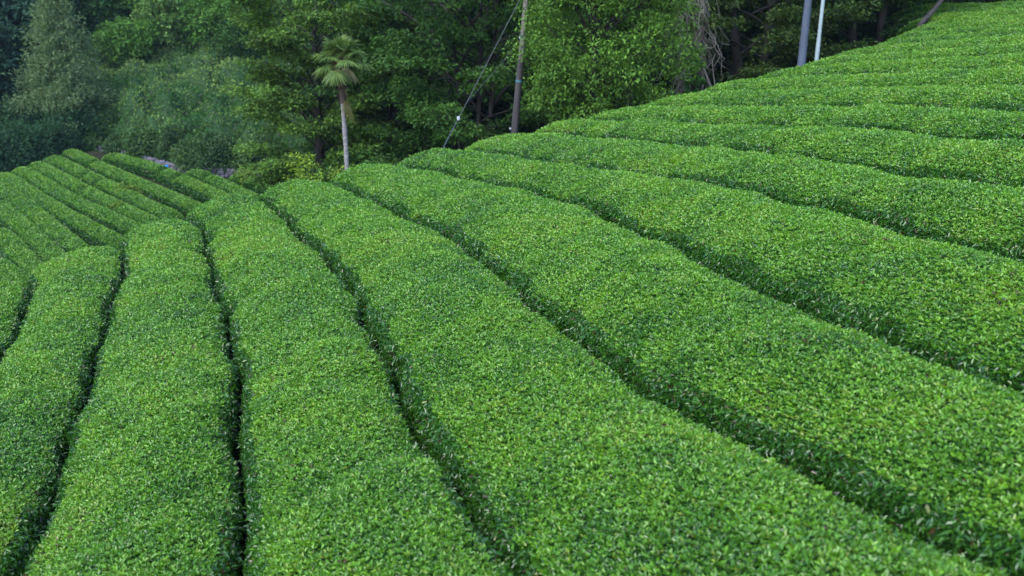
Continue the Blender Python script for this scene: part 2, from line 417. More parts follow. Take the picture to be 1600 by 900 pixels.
# valley rows: crest lines traced on the valley slope
VROWS = [[(-20, 398), (20, 430), (50, 460)], [(-14, 352), (12, 372), (50, 414), (72, 440)], [(-12, 309), (33, 348), (70, 382), (100, 415)], [(-12, 281), (36, 315), (82, 354), (120, 384), (140, 402)],
         [(-4, 266), (55, 304), (110, 337), (170, 368), (200, 386)], [(24, 258), (110, 309), (206, 352), (245, 372)], [(48, 250), (132, 295), (214, 334), (262, 356)],
         [(72, 241), (176, 291), (226, 316), (290, 344)], [(100, 231), (154, 257), (203, 278), (275, 308), (325, 330)], [(158, 238), (247, 261), (341, 303), (385, 324)],
         [(284, 263), (320, 272), (385, 303), (420, 318)], [(352, 270), (423, 288), (460, 300)]]
VLAB = ['tea row at the very bottom of the valley field, barely showing at the left edge', 'lowest clearly visible tea row of the valley field, at the left edge', 'second lowest tea row of the valley field at the left edge',
        'ragged tea row of the valley field, third up from its lowest', 'ragged tea row in the valley, fourth up from the lowest row',
        'smooth tea row in the valley, fifth up from the lowest', 'tea row in the valley with broken gaps, sixth up from the lowest',
        'tea row in the valley starting beside the dark thicket, seventh up', 'longest upper tea row of the valley, starting at the end of the stone wall',
        'tea row in the valley running directly below the stone wall', 'short tea row right of the blue sack by the stone wall',
        'short stub of tea row below the right end of stone wall']
for k, pl in enumerate(VROWS):
    W3 = np.array([hit_valley(x, y, .85) for x, y in pl])
    t = np.concatenate([[0], np.cumsum(np.linalg.norm(np.diff(W3[:, :2], axis=0), axis=1))])
    s = np.arange(0, t[-1], .22)
    cxy = np.stack([np.interp(s, t, W3[:, 0]), np.interp(s, t, W3[:, 1])], 1)
    ker = np.ones(9)/9
    cp = np.pad(cxy, ((4, 4), (0, 0)), 'edge'); cxy = np.stack([np.convolve(cp[:, i], ker, 'valid') for i in (0, 1)], 1)
    tn = unit(np.gradient(cxy, axis=0)); sd2 = np.stack([-tn[:, 1], tn[:, 0]], 1)
    Gr, ss = hedge_grid(cxy-sd2*.655, cxy+sd2*.655, lambda x, y: valley(x, y)+.80, 700+k*5, gap=.05, bumps=.02 if k > 3 else .03, round_len=1.2, arch=1.1)
    r = np.random.default_rng(k+50)
    for _ in range(0 if k < 6 else 1+k % 2):                                # missing bushes leave dents
        c = r.uniform(.1, .6)*ss[-1]
        Gr[:, :, 2] -= (.42*np.exp(-((ss-c)/.22)**4))[:, None]
    Gr = Gr[:, ::-1] if np.cross(Gr[1, 10]-Gr[0, 10], Gr[0, 11]-Gr[0, 10])[2] < 0 else Gr
    o_b = MB(); dress(o_b, o_b, Gr, 800+k, L0=.075, dens0=620, far=True)
    tag(o_b.build('tea_hedge', None, Gr[len(Gr)//2, 10]-np.array([0, 0, .9])), VLAB[k], 'hedge', 'tea hedges in the valley field')
#@@STONE
# ------------------------------------------------------------------ dry stone wall along the far edge of the valley field
mb = MB(); r = np.random.default_rng(12)
def rock(mb, c, sx, sy, sz, rz, r, mat, n=7):
    th = np.linspace(0, math.pi, n); ph = np.arange(2*n-4)/(2*n-4)*2*math.pi
    D = np.stack([np.sin(th)[:, None]*np.cos(ph), np.sin(th)[:, None]*np.sin(ph), np.cos(th)[:, None]*np.ones_like(ph)], -1)
    D = np.sign(D)*np.abs(D)**.7
    k = 1+.10*np.sin(D@r.normal(size=3)*3+r.uniform(0, 6))+.08*np.sin(D@r.normal(size=3)*5)
    D = D*k[..., None]*np.array([sx, sy, sz])
    c0, s0 = math.cos(rz), math.sin(rz)
    D = np.stack([D[..., 0]*c0-D[..., 1]*s0, D[..., 0]*s0+D[..., 1]*c0, D[..., 2]], -1)
    mb.grid(D[::-1]+np.asarray(c), mat, closed=True, smooth=False)
tl = np.concatenate([[0], np.cumsum(np.linalg.norm(np.diff(WALL[:, :2], axis=0), axis=1))])
for row in range(3):
    s = 3.2
    while s < tl[-2]:
        w = r.uniform(.2, .42)
        x, y = np.interp(s, tl, WALL[:, 0]), np.interp(s, tl, WALL[:, 1])
        x2, y2 = np.interp(s+.3, tl, WALL[:, 0]), np.interp(s+.3, tl, WALL[:, 1])
        rz = math.atan2(y2-y, x2-x)
        off = .10*row
        p = np.array([x+NV[0]*off, y+NV[1]*off, valley(x, y)+.06+.22*row+r.uniform(-.03, .03)])
        rock(mb, p, w*.55, .22, .135, rz+r.normal(0, .12), r, M['stone'])
        s += w*.98
tag(mb.build('stone_wall', None, WALL[2]), 'low dry wall of purple grey stones along the top of the valley field', 'wall')
# blue sack against the wall
p = hit_valley(261, 267, .62)-np.array([0, 0, .62])
mb = MB(); th = np.arange(12)/12*2*math.pi
prof = [(.02, 0), (.19, .02), (.23, .12), (.21, .28), (.14, .40), (.075, .46), (.06, .49), (.11, .56), (.085, .58), (.0, .57)]
Gs = np.array([[(q*(1+.10*math.sin(3*a+z*7))*math.cos(a), q*(1+.1*math.cos(2*a+1))*math.sin(a), z) for a in th] for q, z in prof])
mb.grid(Gs*np.array([1.25, 1.25, 1.75])+p, M['blue'], closed=True)
tag(mb.build('sack', None, p), 'small bright blue sack with a tied neck by the stone wall', 'sack')

# ------------------------------------------------------------------ hillside scrub behind the wall
def scrub_h(x, y):
    return .3+1.0*np.abs(hn2(x, y))+.6*np.clip(hn1(x, y), -.4, 2)+.45*np.abs(hn4(x, y))
sv = np.linspace(-30, 22, 200); dv = np.linspace(0, 62, 220)
SS, DD = np.meshgrid(sv, dv, indexing='ij')
DDw = wall_d(SS)+1.1+DD
hx = SS*TV[0]+DDw*NV[0]; hy = SS*TV[1]+DDw*NV[1]
Gh = np.stack([hx, hy, ground(hx, hy)+scrub_h(hx, hy)*smooth01(DD/1.5)], -1)
mb = MB(); mb.grid(Gh, M['dull'], (.034, .080, .028))
P, N, I, J = scatter(Gh, lambda q: np.full(q.shape[:-1], 60.0), np.random.default_rng(31), lambda q: inframe(q.reshape(-1, 3), 300, 200).reshape(q.shape[:-1]).astype(float))
r = np.random.default_rng(32); n = len(P)
P = P+N*r.uniform(-.2, .3, n)[:, None]
A = unit(np.array([0, 0, .5])+.8*r.normal(size=(n, 3))+.5*N); F = unit(np.array([0, 0, .8])+.6*r.normal(size=(n, 3)))
pt = np.clip(.5+.55*hn1(P[:, 0]+9, P[:, 1])+.35*hn2(P[:, 0], P[:, 1]+30)+.3*hn4(P[:, 0]+5, P[:, 1])+r.normal(0, .2, n), 0, 1)
C = mixcol((.032, .110, .024), (.19, .300, .085), pt)*r.uniform(.75, 1.25, n)[:, None]
gr = r.random(n) < .05; C = np.where(gr[:, None], np.array([.14, .135, .12]), C)
mb.leaves(P, A, F, r.uniform(.16, .34, n), r.uniform(.08, .17, n), C, M['dull'], .2)
tag(mb.build('undergrowth'), 'pale green bramble scrub covering the hillside above the stone wall', 'undergrowth', None, 'stuff')

# ------------------------------------------------------------------ trees
def curve_pts(p0, p1, sag, n, r, wob=.06):
    t = np.linspace(0, 1, n)[:, None]
    L = np.linalg.norm(np.asarray(p1)-p0)
    P = p0+(np.asarray(p1)-p0)*t
    P[:, 2] += (4*t*(1-t))[:, 0]*sag*L
    w = np.cumsum(r.normal(0, wob*L/n, (n, 3)), 0); w -= w*0+w[:1]
    P += w*(t*(1-t)*4)**.5
    return P
def spray(mb, c, d, ln, wd, th, n, L, C0, C1, r, mat, droop=.25, asp=.5):
    """a flat leafy spray: an elongated, slightly drooping disc of leaves along direction d"""
    d = np.array([d[0], d[1], d[2]*.4]); d /= np.linalg.norm(d)+1e-9
    sdv = np.array([-d[1], d[0], 0]); sdv /= np.linalg.norm(sdv)+1e-9
    a = r.uniform(0, 2*math.pi, n); q = np.sqrt(r.random(n))
    u, v = q*np.cos(a), q*np.sin(a)
    P = np.asarray(c)+d*(u*ln)[:, None]+sdv*(v*wd*(1-.3*u))[:, None]
    P[:, 2] += r.normal(0, th, n)-droop*ln*q*q+.12*ln
    A = unit(d*(u+.4)[:, None]+sdv*v[:, None]*1.2+.45*r.normal(size=(n, 3))+np.array([0, 0, -.25]))
    F = unit(np.array([0, 0, 1.0])+.42*r.normal(size=(n, 3)))
    t = np.clip(r.normal(.5, .25, n), 0, 1)
    mb.leaves(P, A, F, L*r.uniform(.65, 1.3, n), L*asp*r.uniform(.8, 1.2, n), mixcol(C0, C1, t), mat, .15)
def ball(mb, c, R, n, L, C0, C1, r, mat, asp=.5, flat=.75):
    D = unit(r.normal(size=(n, 3))); D[:, 2] = np.where(D[:, 2] < -.5, -D[:, 2], D[:, 2])
    q = r.random(n)**.45
    P = np.asarray(c)+D*(q*R)[:, None]*np.array([1, 1, flat])
    A = unit(D*.8+.6*r.normal(size=(n, 3))+np.array([0, 0, -.35]))
    F = unit(np.array([0, 0, .9])+.5*D+.4*r.normal(size=(n, 3)))
    t = np.clip(r.normal(.5, .27, n), 0, 1)
    mb.leaves(P, A, F, L*r.uniform(.65, 1.3, n), L*asp*r.uniform(.8, 1.2, n), mixcol(C0, C1, t), mat, .15)
def spray_tree(name, loc, label, group, H, R, clear, seed, C0, C1, L=.12, nl=30, nt=1, per=95, mat='tree', bark='bark', spr=1.0, lean=(0, 0), top=1.0, asp=.5):
    r = np.random.default_rng(seed); wood = MB(); cr = MB()
    root = empty(name, loc, label, 'tree', group)
    trunks = []
    for k in range(nt):
        a = r.uniform(0, 2*math.pi); o = np.array([math.cos(a), math.sin(a), 0])*(.0 if nt == 1 else .45)
        sp = 0 if nt == 1 else R*.28
        tip = o+np.array([math.cos(a)*sp+lean[0], math.sin(a)*sp+lean[1], H*r.uniform(.82, .92)])
        T = curve_pts(o*.7+np.array([0, 0, -.4]), tip, 0, 12, r, .05)
        r0 = H*.017/math.sqrt(nt)+.05
        wood.tube(T, np.linspace(r0*1.25, r0*.22, 12), M[bark], 8); trunks.append(T)
    for i in range(nl):
        T = trunks[i % nt]
        f = (i+.5)/nl; hh = clear+(1-clear)*f
        j = hh*11*.97; b = T[int(j)]*(1-j % 1)+T[min(int(j)+1, 11)]*(j % 1)
        az = i*2.39996+r.normal(0, .25)
        env = math.sin(math.pi*min(1, .28+.72*(1-f)**.8*1.0))**.6 if f > .3 else .75+.25*f/.3
        ln = R*env*r.uniform(.72, 1.08)*(top if f > .8 else 1)
        e = b+np.array([math.cos(az)*ln, math.sin(az)*ln, ln*r.uniform(.1, .75)*(.4+f)])
        nb = 9; Lb = curve_pts(b, e, .10, nb, r, .10)
        rb = .014*ln+.012
        wood.tube(Lb, np.linspace(rb, rb*.25, nb), M[bark], 5)
        ns = 4+int(ln*1.1)
        for s in range(ns):
            t = .34+.66*(s+r.uniform(.2, .8))/ns; q = t*(nb-1); i0 = min(int(q), nb-2)
            p = Lb[i0]*(1-(q-i0))+Lb[i0+1]*(q-i0)
            aa = az+(1 if s % 2 else -1)*r.uniform(.35, 1.15)*(1.1-t*.7)
            tl = r.uniform(.5, 1.0)*(.45+.28*ln)*(1.15-.45*t)
            d = np.array([math.cos(aa), math.sin(aa), r.uniform(-.08, .25)]); e2 = p+d*tl
            wood.tube(curve_pts(p, e2, .05, 4, r, .05), np.linspace(rb*.4, .006, 4), M[bark], 4)
            sz = r.uniform(.55, .95)*spr*(.55+.12*R)
            br = r.uniform(.55, 1.25)
            spray(cr, e2, d, sz, sz*.72, .10*spr, int(per*r.uniform(.7, 1.3)), L, np.array(C0)*br, np.array(C1)*br, r, M[mat], .25, asp)
    tr = wood.build('trunk', root); cw = cr.build('crown', root)
    return root
def round_tree(name, loc, label, group, H, R, clear, seed, C0, C1, L=.14, ncl=230, per=60, mat='tree', cat='tree', asp=.5, wob=.3, cr_size=.22):
    r = np.random.default_rng(seed); wood = MB(); cr = MB()
    root = empty(name, loc, label, cat, group)
    T = curve_pts(np.array([0, 0, -.4]), np.array([r.normal(0, .1*R), r.normal(0, .1*R), H*.8]), 0, 10, r, .06)
    r0 = H*.016+.03
    wood.tube(T, np.linspace(r0*1.2, r0*.25, 10), M['bark'], 8)
    cz = H*(clear+(1-clear)*.5); rz = H*(1-clear)*.5
    lob = r.normal(size=(7, 3)); lp = r.uniform(0, 6, 7)
    for i in range(ncl):
        d = unit(r.normal(size=3)); k = 1+wob*np.mean(np.sin((lob@d)*2.2+lp))*1.6
        q = r.uniform(.35, 1.0)**.6
        c = np.array([0, 0, cz])+d*np.array([R, R, rz])*q*k
        if i % 3 == 0:
            j = np.clip((c[2]-.25*R)/(H*.8)*9, 2, 8.9); b = T[int(j)]
            wood.tube(curve_pts(b, c, -.06, 5, r, .06), np.linspace(r0*.28, .008, 5), M['bark'], 4)
        br = r.uniform(.8, 1.2)
        ball(cr, c, R*cr_size*r.uniform(.7, 1.3), int(per*r.uniform(.7, 1.3)), L, np.array(C0)*br, np.array(C1)*br, r, M[mat], asp)
    wood.build('trunk', root); cr.build('crown', root)
    return root
def conifer(name, loc, label, group, H, R, seed, C0, C1, L=.4, nb=230, per=34):
    r = np.random.default_rng(seed); wood = MB(); cr = MB()
    root = empty(name, loc, label, 'tree', group)
    wood.tube(curve_pts(np.array([0, 0, -.5]), np.array([0, 0, H*.98]), 0, 10, r, .01), np.linspace(.30, .03, 10), M['bark'], 8)
    for i in range(nb):
        f = .05+.95*(i+.5)/nb; z = H*f; az = i*2.39996+r.normal(0, .3)
        ln = R*(1.02-f)**.92*r.uniform(.6, 1.08)+.15
        d = np.array([math.cos(az), math.sin(az), 0]); b = np.array([0, 0, z]); e = b+d*ln+np.array([0, 0, ln*r.uniform(-.05, .35)])
        if i % 2 == 0: wood.tube(curve_pts(b, e, .08, 5, r, .04), np.linspace(.03, .008, 5), M['bark'], 4)
        n = int(per*(.5+ln/R)); t = r.uniform(.25, 1.05, n)[:, None]
        P = b+(e-b)*t+r.normal(size=(n, 3))*np.array([.28, .28, .22])*(.5+.2*ln)
        A = unit(d*.5+np.array([0, 0, .15])+.5*r.normal(size=(n, 3))); F = unit(np.array([0, 0, .7])+.6*r.normal(size=(n, 3)))
        br = r.uniform(.75, 1.2); tt = np.clip(r.normal(.5, .25, n), 0, 1)
        cr.leaves(P, A, F, L*r.uniform(.6, 1.2, n), L*.3*r.uniform(.8, 1.2, n), mixcol(C0, C1, tt)*br, M['dull'], .2)
    wood.build('trunk', root); cr.build('crown', root)
    return root
def bush(name, loc, label, group, R, H, seed, C0, C1, L=.2, n=2600, mat='tree', cat='bush'):
    r = np.random.default_rng(seed); mb = MB()
    th = np.linspace(.02, math.pi*.62, 10); ph = np.arange(18)/18*2*math.pi
    lob = r.normal(size=(6, 3))*2.0; lp = r.uniform(0, 6, 6)
    def rad(D): return 1+.17*np.sum(np.sin(D@lob.T+lp), -1)/1.8
    D = np.stack([np.sin(th)[:, None]*np.cos(ph), np.sin(th)[:, None]*np.sin(ph), np.cos(th)[:, None]*np.ones_like(ph)], -1)
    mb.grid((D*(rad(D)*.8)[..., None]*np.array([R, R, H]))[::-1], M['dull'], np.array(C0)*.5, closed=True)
    D = unit(r.normal(size=(n, 3))); D[:, 2] = np.abs(D[:, 2])-.25; D = unit(D)
    P = D*(rad(D)*r.uniform(.74, 1.04, n)+.05*np.sin(D@(lob[:3].T*3)).sum(-1))[:, None]*np.array([R, R, H])
    A = unit(D*.6+.7*r.normal(size=(n, 3))+np.array([0, 0, .1])); F = unit(D*.8+np.array([0, 0, .5])+.5*r.normal(size=(n, 3)))
    t = np.clip(r.normal(.5, .25, n)+.2*np.sin(D@lob[0]*2), 0, 1)
    mb.leaves(P, A, F, L*r.uniform(.6, 1.3, n), L*.5*r.uniform(.8, 1.2, n), mixcol(C0, C1, t), M[mat], .2)
    o = mb.build(name); o.location = loc
    return tag(o, label, cat, group)
def gp(px, D, dz=0.0):                        # a spot on the ground in the direction of an image column
    d = ray(px, 200); x, y = d[0], d[1]; k = D/math.hypot(x, y)
    return np.array([x*k, y*k, float(ground(x*k, y*k))+dz])

#@@TREES
def on_ground(px, py):
    d = ray(px, py); h = math.hypot(d[0], d[1])
    for D in np.arange(24, 150, .5):
        P = CAM+d*(D/h)
        if P[2] < float(ground(P[0], P[1])): return P
    return CAM+d*(110/h)
GRN0, GRN1 = (.030, .085, .020), (.075, .165, .030)
DRK0, DRK1 = (.013, .042, .014), (.034, .085, .022)
FG = 'broadleaf trees at the forest edge'
spray_tree('broadleaf_tree', gp(498, 43), 'spreading tree with layered light green sprays left of the palm', FG, 16, 2.75, .04, 41, (.045, .115, .024), (.135, .245, .036), .17, 96, 1, 140, asp=.6)
spray_tree('broadleaf_tree', gp(610, 48), 'dark spreading tree with long bare limbs behind the palm', FG, 16, 5.0, .08, 42, DRK0, GRN1, .18, 76, 2, 130, asp=.6)
spray_tree('broadleaf_tree', gp(735, 41), 'tall tree with several dark trunks left of the brown pole', FG, 14, 4.5, .26, 43, (.022, .078, .016), (.082, .185, .028), .16, 80, 4, 140, asp=.6)
spray_tree('low_tree', gp(752, 37), 'low tree with flat green sprays at the foot of the brown pole', FG, 4.6, 2.6, .15, 44, GRN0, (.10, .215, .03), .14, 26, 2, 110, asp=.6)
spray_tree('broadleaf_tree', gp(655, 53), 'dark tree filling the gap behind the guy wire', FG, 16, 5.4, .05, 45, DRK0, DRK1, .22, 80, 1, 120, asp=.6)
round_tree('round_tree', gp(938, 32.0), 'dense rounded tree with big glossy leaves right of the brown pole', FG, 8.8, 2.5, .16, 46, (.034, .10, .016), (.135, .265, .032), .135, 330, 125)
spray_tree('broadleaf_tree', gp(850, 49), 'dark tree rising behind the rounded glossy tree', FG, 15, 5, .05, 47, DRK0, DRK1, .22, 76, 1, 120, asp=.6)
spray_tree('broadleaf_tree', gp(1175, 39), 'dark layered tree with olive sprays left of the grey concrete pole', FG, 12, 3.7, .05, 48, (.018, .052, .010), (.066, .110, .020), .16, 72, 2, 130, asp=.6)
spray_tree('broadleaf_tree', gp(1345, 44), 'deep green layered tree right of the white pole', FG, 12, 3.5, .18, 49, (.016, .058, .012), (.045, .12, .020), .16, 72, 3, 130, asp=.6)
spray_tree('broadleaf_tree', gp(1265, 50), 'dark tree behind the two pale poles', FG, 14, 5.0, .04, 50, DRK0, DRK1, .22, 76, 1, 120, asp=.6)
spray_tree('broadleaf_tree', gp(1065, 46), 'dark tree behind the grey tangle of dry vines', FG, 14, 4.8, .04, 51, DRK0, (.05, .105, .03), .22, 76, 1, 120, asp=.6)
spray_tree('broadleaf_tree', gp(1450, 51), 'very dark tree above the leaning bare trunk', FG, 13, 4.6, .06, 52, (.012, .032, .012), (.028, .062, .020), .2, 80, 3, 110, asp=.6)
# distant wood closing the view behind these trees: nobody could count it
sv = np.linspace(0, 1, 130); dv = np.linspace(0, 34, 70)
azs = np.radians(np.linspace(1.5, 48, 130)); AZ, DV = np.meshgrid(azs, dv, indexing='ij')
RR = 58+DV
fx, fy = RR*np.sin(AZ), RR*np.cos(AZ)
hb1, hb2 = SinNoise(61, 7), SinNoise(62, 2.6)
Gf = np.stack([fx, fy, ground(fx, fy)+np.clip(DV/3, 0, 1)*(5+DV*.35)+1.6*np.abs(hb1(fx, fy))+.5*hb2(fx, fy)], -1)
Gf[:, 0, 2] = ground(fx[:, 0], fy[:, 0])-.5
mb = MB(); mb.grid(Gf, M['dull'], (.015, .04, .015))
r = np.random.default_rng(63)
P, N, I, J = scatter(Gf, lambda q: np.full(q.shape[:-1], 42.0), r, lambda q: inframe(q.reshape(-1, 3), 150, 200).reshape(q.shape[:-1]).astype(float))
n = len(P); P = P+N*r.uniform(-.3, .7, n)[:, None]
A = unit(.9*r.normal(size=(n, 3))+.5*N); F = unit(np.array([0, 0, .8])+.6*r.normal(size=(n, 3)))
t = np.clip(.5+.4*hb1(P[:, 0]+3, P[:, 1])+r.normal(0, .25, n), 0, 1)
mb.leaves(P, A, F, r.uniform(.25, .5, n), r.uniform(.14, .28, n), mixcol((.009, .028, .011), (.028, .068, .020), t), M['tree'], .2)
tag(mb.build('distant_wood'), 'dark distant wood closing the view behind the forest edge', 'wood', None, 'stuff')
# low plants on the forest floor beyond the end of the field
sv = np.linspace(-4, 40, 150); dv = np.linspace(2.2, 30, 90)
SX, DY = np.meshgrid(sv, dv, indexing='ij'); fy = field_end(SX)+DY; fx = SX
Gu = np.stack([fx, fy, ground(fx, fy)+.1+.35*np.abs(hn2(fx, fy))], -1)[:, ::1]
mb = MB(); mb.grid(Gu, M['dull'], (.02, .04, .018))
P, N, I, J = scatter(Gu, lambda q: np.full(q.shape[:-1], 40.0), r, lambda q: inframe(q.reshape(-1, 3), 250, 200).reshape(q.shape[:-1]).astype(float))
n = len(P); P = P+np.array([0, 0, 1.0])*r.uniform(-.05, .3, n)[:, None]
A = unit(.8*r.normal(size=(n, 3))+np.array([0, 0, .5])); F = unit(np.array([0, 0, .8])+.6*r.normal(size=(n, 3)))
t = r.random(n)
mb.leaves(P, A, F, r.uniform(.12, .26, n), r.uniform(.07, .14, n), mixcol((.02, .05, .016), (.06, .12, .03), t), M['tree'], .2)
tag(mb.build('forest_undergrowth'), 'dark low plants on the forest floor beyond the end of the tea field', 'undergrowth', None, 'stuff')

# ---- far hillside: conifer, crowns along the top, thickets
conifer('conifer_tree', on_ground(100, 205), 'tall pale grey green conifer on the hillside above the valley field', None, 11.8, 3.6, 71, (.085, .155, .07), (.18, .26, .115), .30, 360, 90)
TG = 'tree crowns along the top of the hillside'
FAR = [(330, 60, 1.0, 0, 'broad green crown at the top of the hillside, nearest the forest edge'), (262, 52, .9, 1, 'rounded pale crown at the top of the hillside, in the middle of the slope'),
       (205, 78, .8, 0, 'rounded bush-like tree just right of the conifer'), (300, 20, 1.2, 2, 'dark tree high on the hillside behind the broad green crown'),
       (380, 22, 1.25, 1, 'tree high on the hillside half hidden by the forest edge tree'), (225, 18, 1.2, 0, 'tree high on the hillside to the upper right of the conifer'),
       (165, 30, 1.25, 2, 'dark tree standing directly behind the right side of the conifer'), (370, 75, .7, 2, 'small dark crown low on the hillside beside the forest edge tree')]
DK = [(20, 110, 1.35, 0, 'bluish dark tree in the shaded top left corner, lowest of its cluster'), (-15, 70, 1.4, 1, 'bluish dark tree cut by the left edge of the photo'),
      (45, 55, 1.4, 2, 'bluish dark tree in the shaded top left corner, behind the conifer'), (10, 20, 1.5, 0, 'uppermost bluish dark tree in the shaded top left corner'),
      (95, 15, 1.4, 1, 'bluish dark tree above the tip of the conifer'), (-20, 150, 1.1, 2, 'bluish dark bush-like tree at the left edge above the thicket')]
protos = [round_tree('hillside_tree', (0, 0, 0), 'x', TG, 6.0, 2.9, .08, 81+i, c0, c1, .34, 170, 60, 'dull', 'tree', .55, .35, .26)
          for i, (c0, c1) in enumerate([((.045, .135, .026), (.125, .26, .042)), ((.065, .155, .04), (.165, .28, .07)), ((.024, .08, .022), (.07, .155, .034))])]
dkp = [round_tree('shaded_tree', (0, 0, 0), 'x', 'shaded trees in the top left corner', 6.5, 2.8, .05, 91+i, (.014, .045, .030), (.035, .085, .050), .36, 170, 60, 'dull', 'tree', .55, .3, .26) for i in range(3)]  # bluish dark leaf colours have the corner's shade and haze painted in
used = set()
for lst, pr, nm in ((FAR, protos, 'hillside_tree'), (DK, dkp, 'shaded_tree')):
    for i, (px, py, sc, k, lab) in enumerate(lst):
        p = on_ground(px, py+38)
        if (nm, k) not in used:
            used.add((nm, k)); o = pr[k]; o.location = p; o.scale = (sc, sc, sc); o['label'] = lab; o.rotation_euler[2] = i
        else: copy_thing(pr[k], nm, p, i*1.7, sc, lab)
BG = 'bushes along the foot of the hillside'
BU = [(150, 222, 1.5, 1.7, 0, 'rounded green bush above the left end of the stone wall'), (190, 232, 1.3, 1.5, 1, 'bush hanging over the stone wall, second from its left end'),
      (226, 236, 1.3, 1.9, 0, 'round bush covering the wall left of the blue sack'), (272, 236, 1.3, 2.0, 1, 'tall dark bush directly above the blue sack'),
      (305, 255, 1.5, 2.0, 0, 'dark bush over the wall right of the blue sack'), (343, 256, 1.5, 2.1, 1, 'dark rounded bush above the grey stones of the right part of the wall'),
      (385, 258, 1.4, 2.2, 0, 'dark bush above the right end of the stone wall'), (420, 262, 1.4, 2.4, 1, 'dark bush where the stone wall meets the forest edge tree'),
      (325, 228, 1.6, 1.6, 1, 'second-tier bush above the wall bushes, near the forest edge'), (245, 215, 1.7, 1.6, 0, 'second-tier bush on the slope above the blue sack'),
      (180, 195, 1.8, 1.9, 1, 'bush halfway up the slope right of the conifer foot'), (385, 215, 1.5, 1.7, 0, 'bush on the slope beside the forest edge tree')]
for i, (px, py, R, H, k, lab) in enumerate(BU):
    p = on_ground(px, py)
    bush('bush', p-np.array([0, 0, .25]), lab, BG, R, H, 110+i, (.022, .060, .020) if k else (.032, .085, .026), (.060, .125, .034) if k else (.085, .165, .042), .26, 3000)
THK = [(-15, 268, 2.3, 2.6, 'dark thicket bush at the left edge beside the valley rows'), (25, 259, 2.1, 2.6, 'dark thicket bush above the upper ends of the valley rows, near the left edge'),
       (62, 247, 2.0, 2.7, 'dark thicket bush above the ends of the valley rows, middle of the thicket'), (100, 233, 1.9, 2.6, 'dark thicket bush at the left end of the stone wall'),
       (5, 215, 2.4, 2.8, 'bluish thicket bush behind the others at the left edge'), (55, 205, 2.3, 2.6, 'bluish thicket bush at the foot of the conifer'),
       (120, 205, 2.0, 2.2, 'dark bush just right of the conifer foot'), (20, 180, 2.4, 2.6, 'bluish thicket bush high at the left edge below the shaded trees')]
for i, (px, py, R, H, lab) in enumerate(THK):
    p = on_ground(px, py)
    bush('thicket_bush', p-np.array([0, 0, .3]), lab, 'bushes of the dark thicket left of the valley field', R, H, 140+i, (.018, .058, .028), (.045, .110, .045), .28, 3600, 'dull')
for i, (px, py, R, lab) in enumerate([(200, 306, .75, 'yellow green shrub growing over a valley tea row'), (186, 330, .6, 'small yellow green shrub among the lower valley tea rows'), (384, 284, .8, 'yellow green shrub at the right end of the valley field')]):
    p = hit_valley(px, py, .5)
    bush('yellow_shrub', p, lab, None, R, R*1.0, 160+i, (.09, .17, .025), (.19, .28, .035), .2, 500, 'tree', 'shrub')

for i, (px, D, R, H, lab) in enumerate([(478, 37, 1.3, 1.7, 'dark shrub under the left spreading tree, left of the sapling'), (560, 36, 1.4, 1.5, 'dark shrub just right of the palm foot'),
        (625, 36, 1.5, 1.5, 'dark shrub left of the foot of the guy wire'), (520, 40, 1.5, 2.1, 'dark shrub hiding the trunk of the spreading tree behind the palm')]):
    bush('forest_shrub', gp(px, D, -.2), lab, 'shrubs under the forest edge', R, H, 180+i, (.02, .062, .016), (.06, .14, .026), .17, 2600)
# ------------------------------------------------------------------ palm beyond the end of the field
PY = 29.2
pb = at_y(541, 262, PY); pt_ = at_y(534, 90, PY)
gz = float(ground(pb[0], pb[1])); base = np.array([pb[0], pb[1], gz])
root = empty('fan_palm', base, 'slender fan palm with grey trunk and shaggy crown beyond the tea rows', 'palm tree')
r = np.random.default_rng(201)
top = np.array([pt_[0]-pb[0], 0, pt_[2]-gz])
zs = (float(at_y(537, 162, PY)[2])-gz)/top[2]; zz = np.concatenate([np.linspace(-.1, zs, 22), np.linspace(zs, 1, 7)[1:]]); cen = np.stack([top[0]*np.clip((zz-.55)/.45, 0, 1)+.03*np.sin(zz*5), 0*zz, zz*top[2]], 1)
mb = MB(); mb.tube(cen[:22], .068+.006*np.sin(np.arange(22)*2.2)+.02*np.exp(-np.arange(22)/3), M['palmtrunk'], 10); mb.build('trunk', root)
mb = MB(); k0 = cen[21:]; mb.tube(k0, np.interp(np.arange(len(k0)), [0, 1.5, 5, 6], [.075, .105, .125, .10]), M['fibre'], 10)
for i in range(60):
    f = r.uniform(0, 5); c = k0[int(f)]; a = r.uniform(0, 6.28)
    d = np.array([math.cos(a), math.sin(a), 0]); mb.tube([c+d*.1, c+d*.16+[0, 0, .04], c+d*.2+[0, 0, r.uniform(-.14, .04)]], [.012, .008, .004], M['fibre'], 4)
mb.build('fibre_sheath', root)
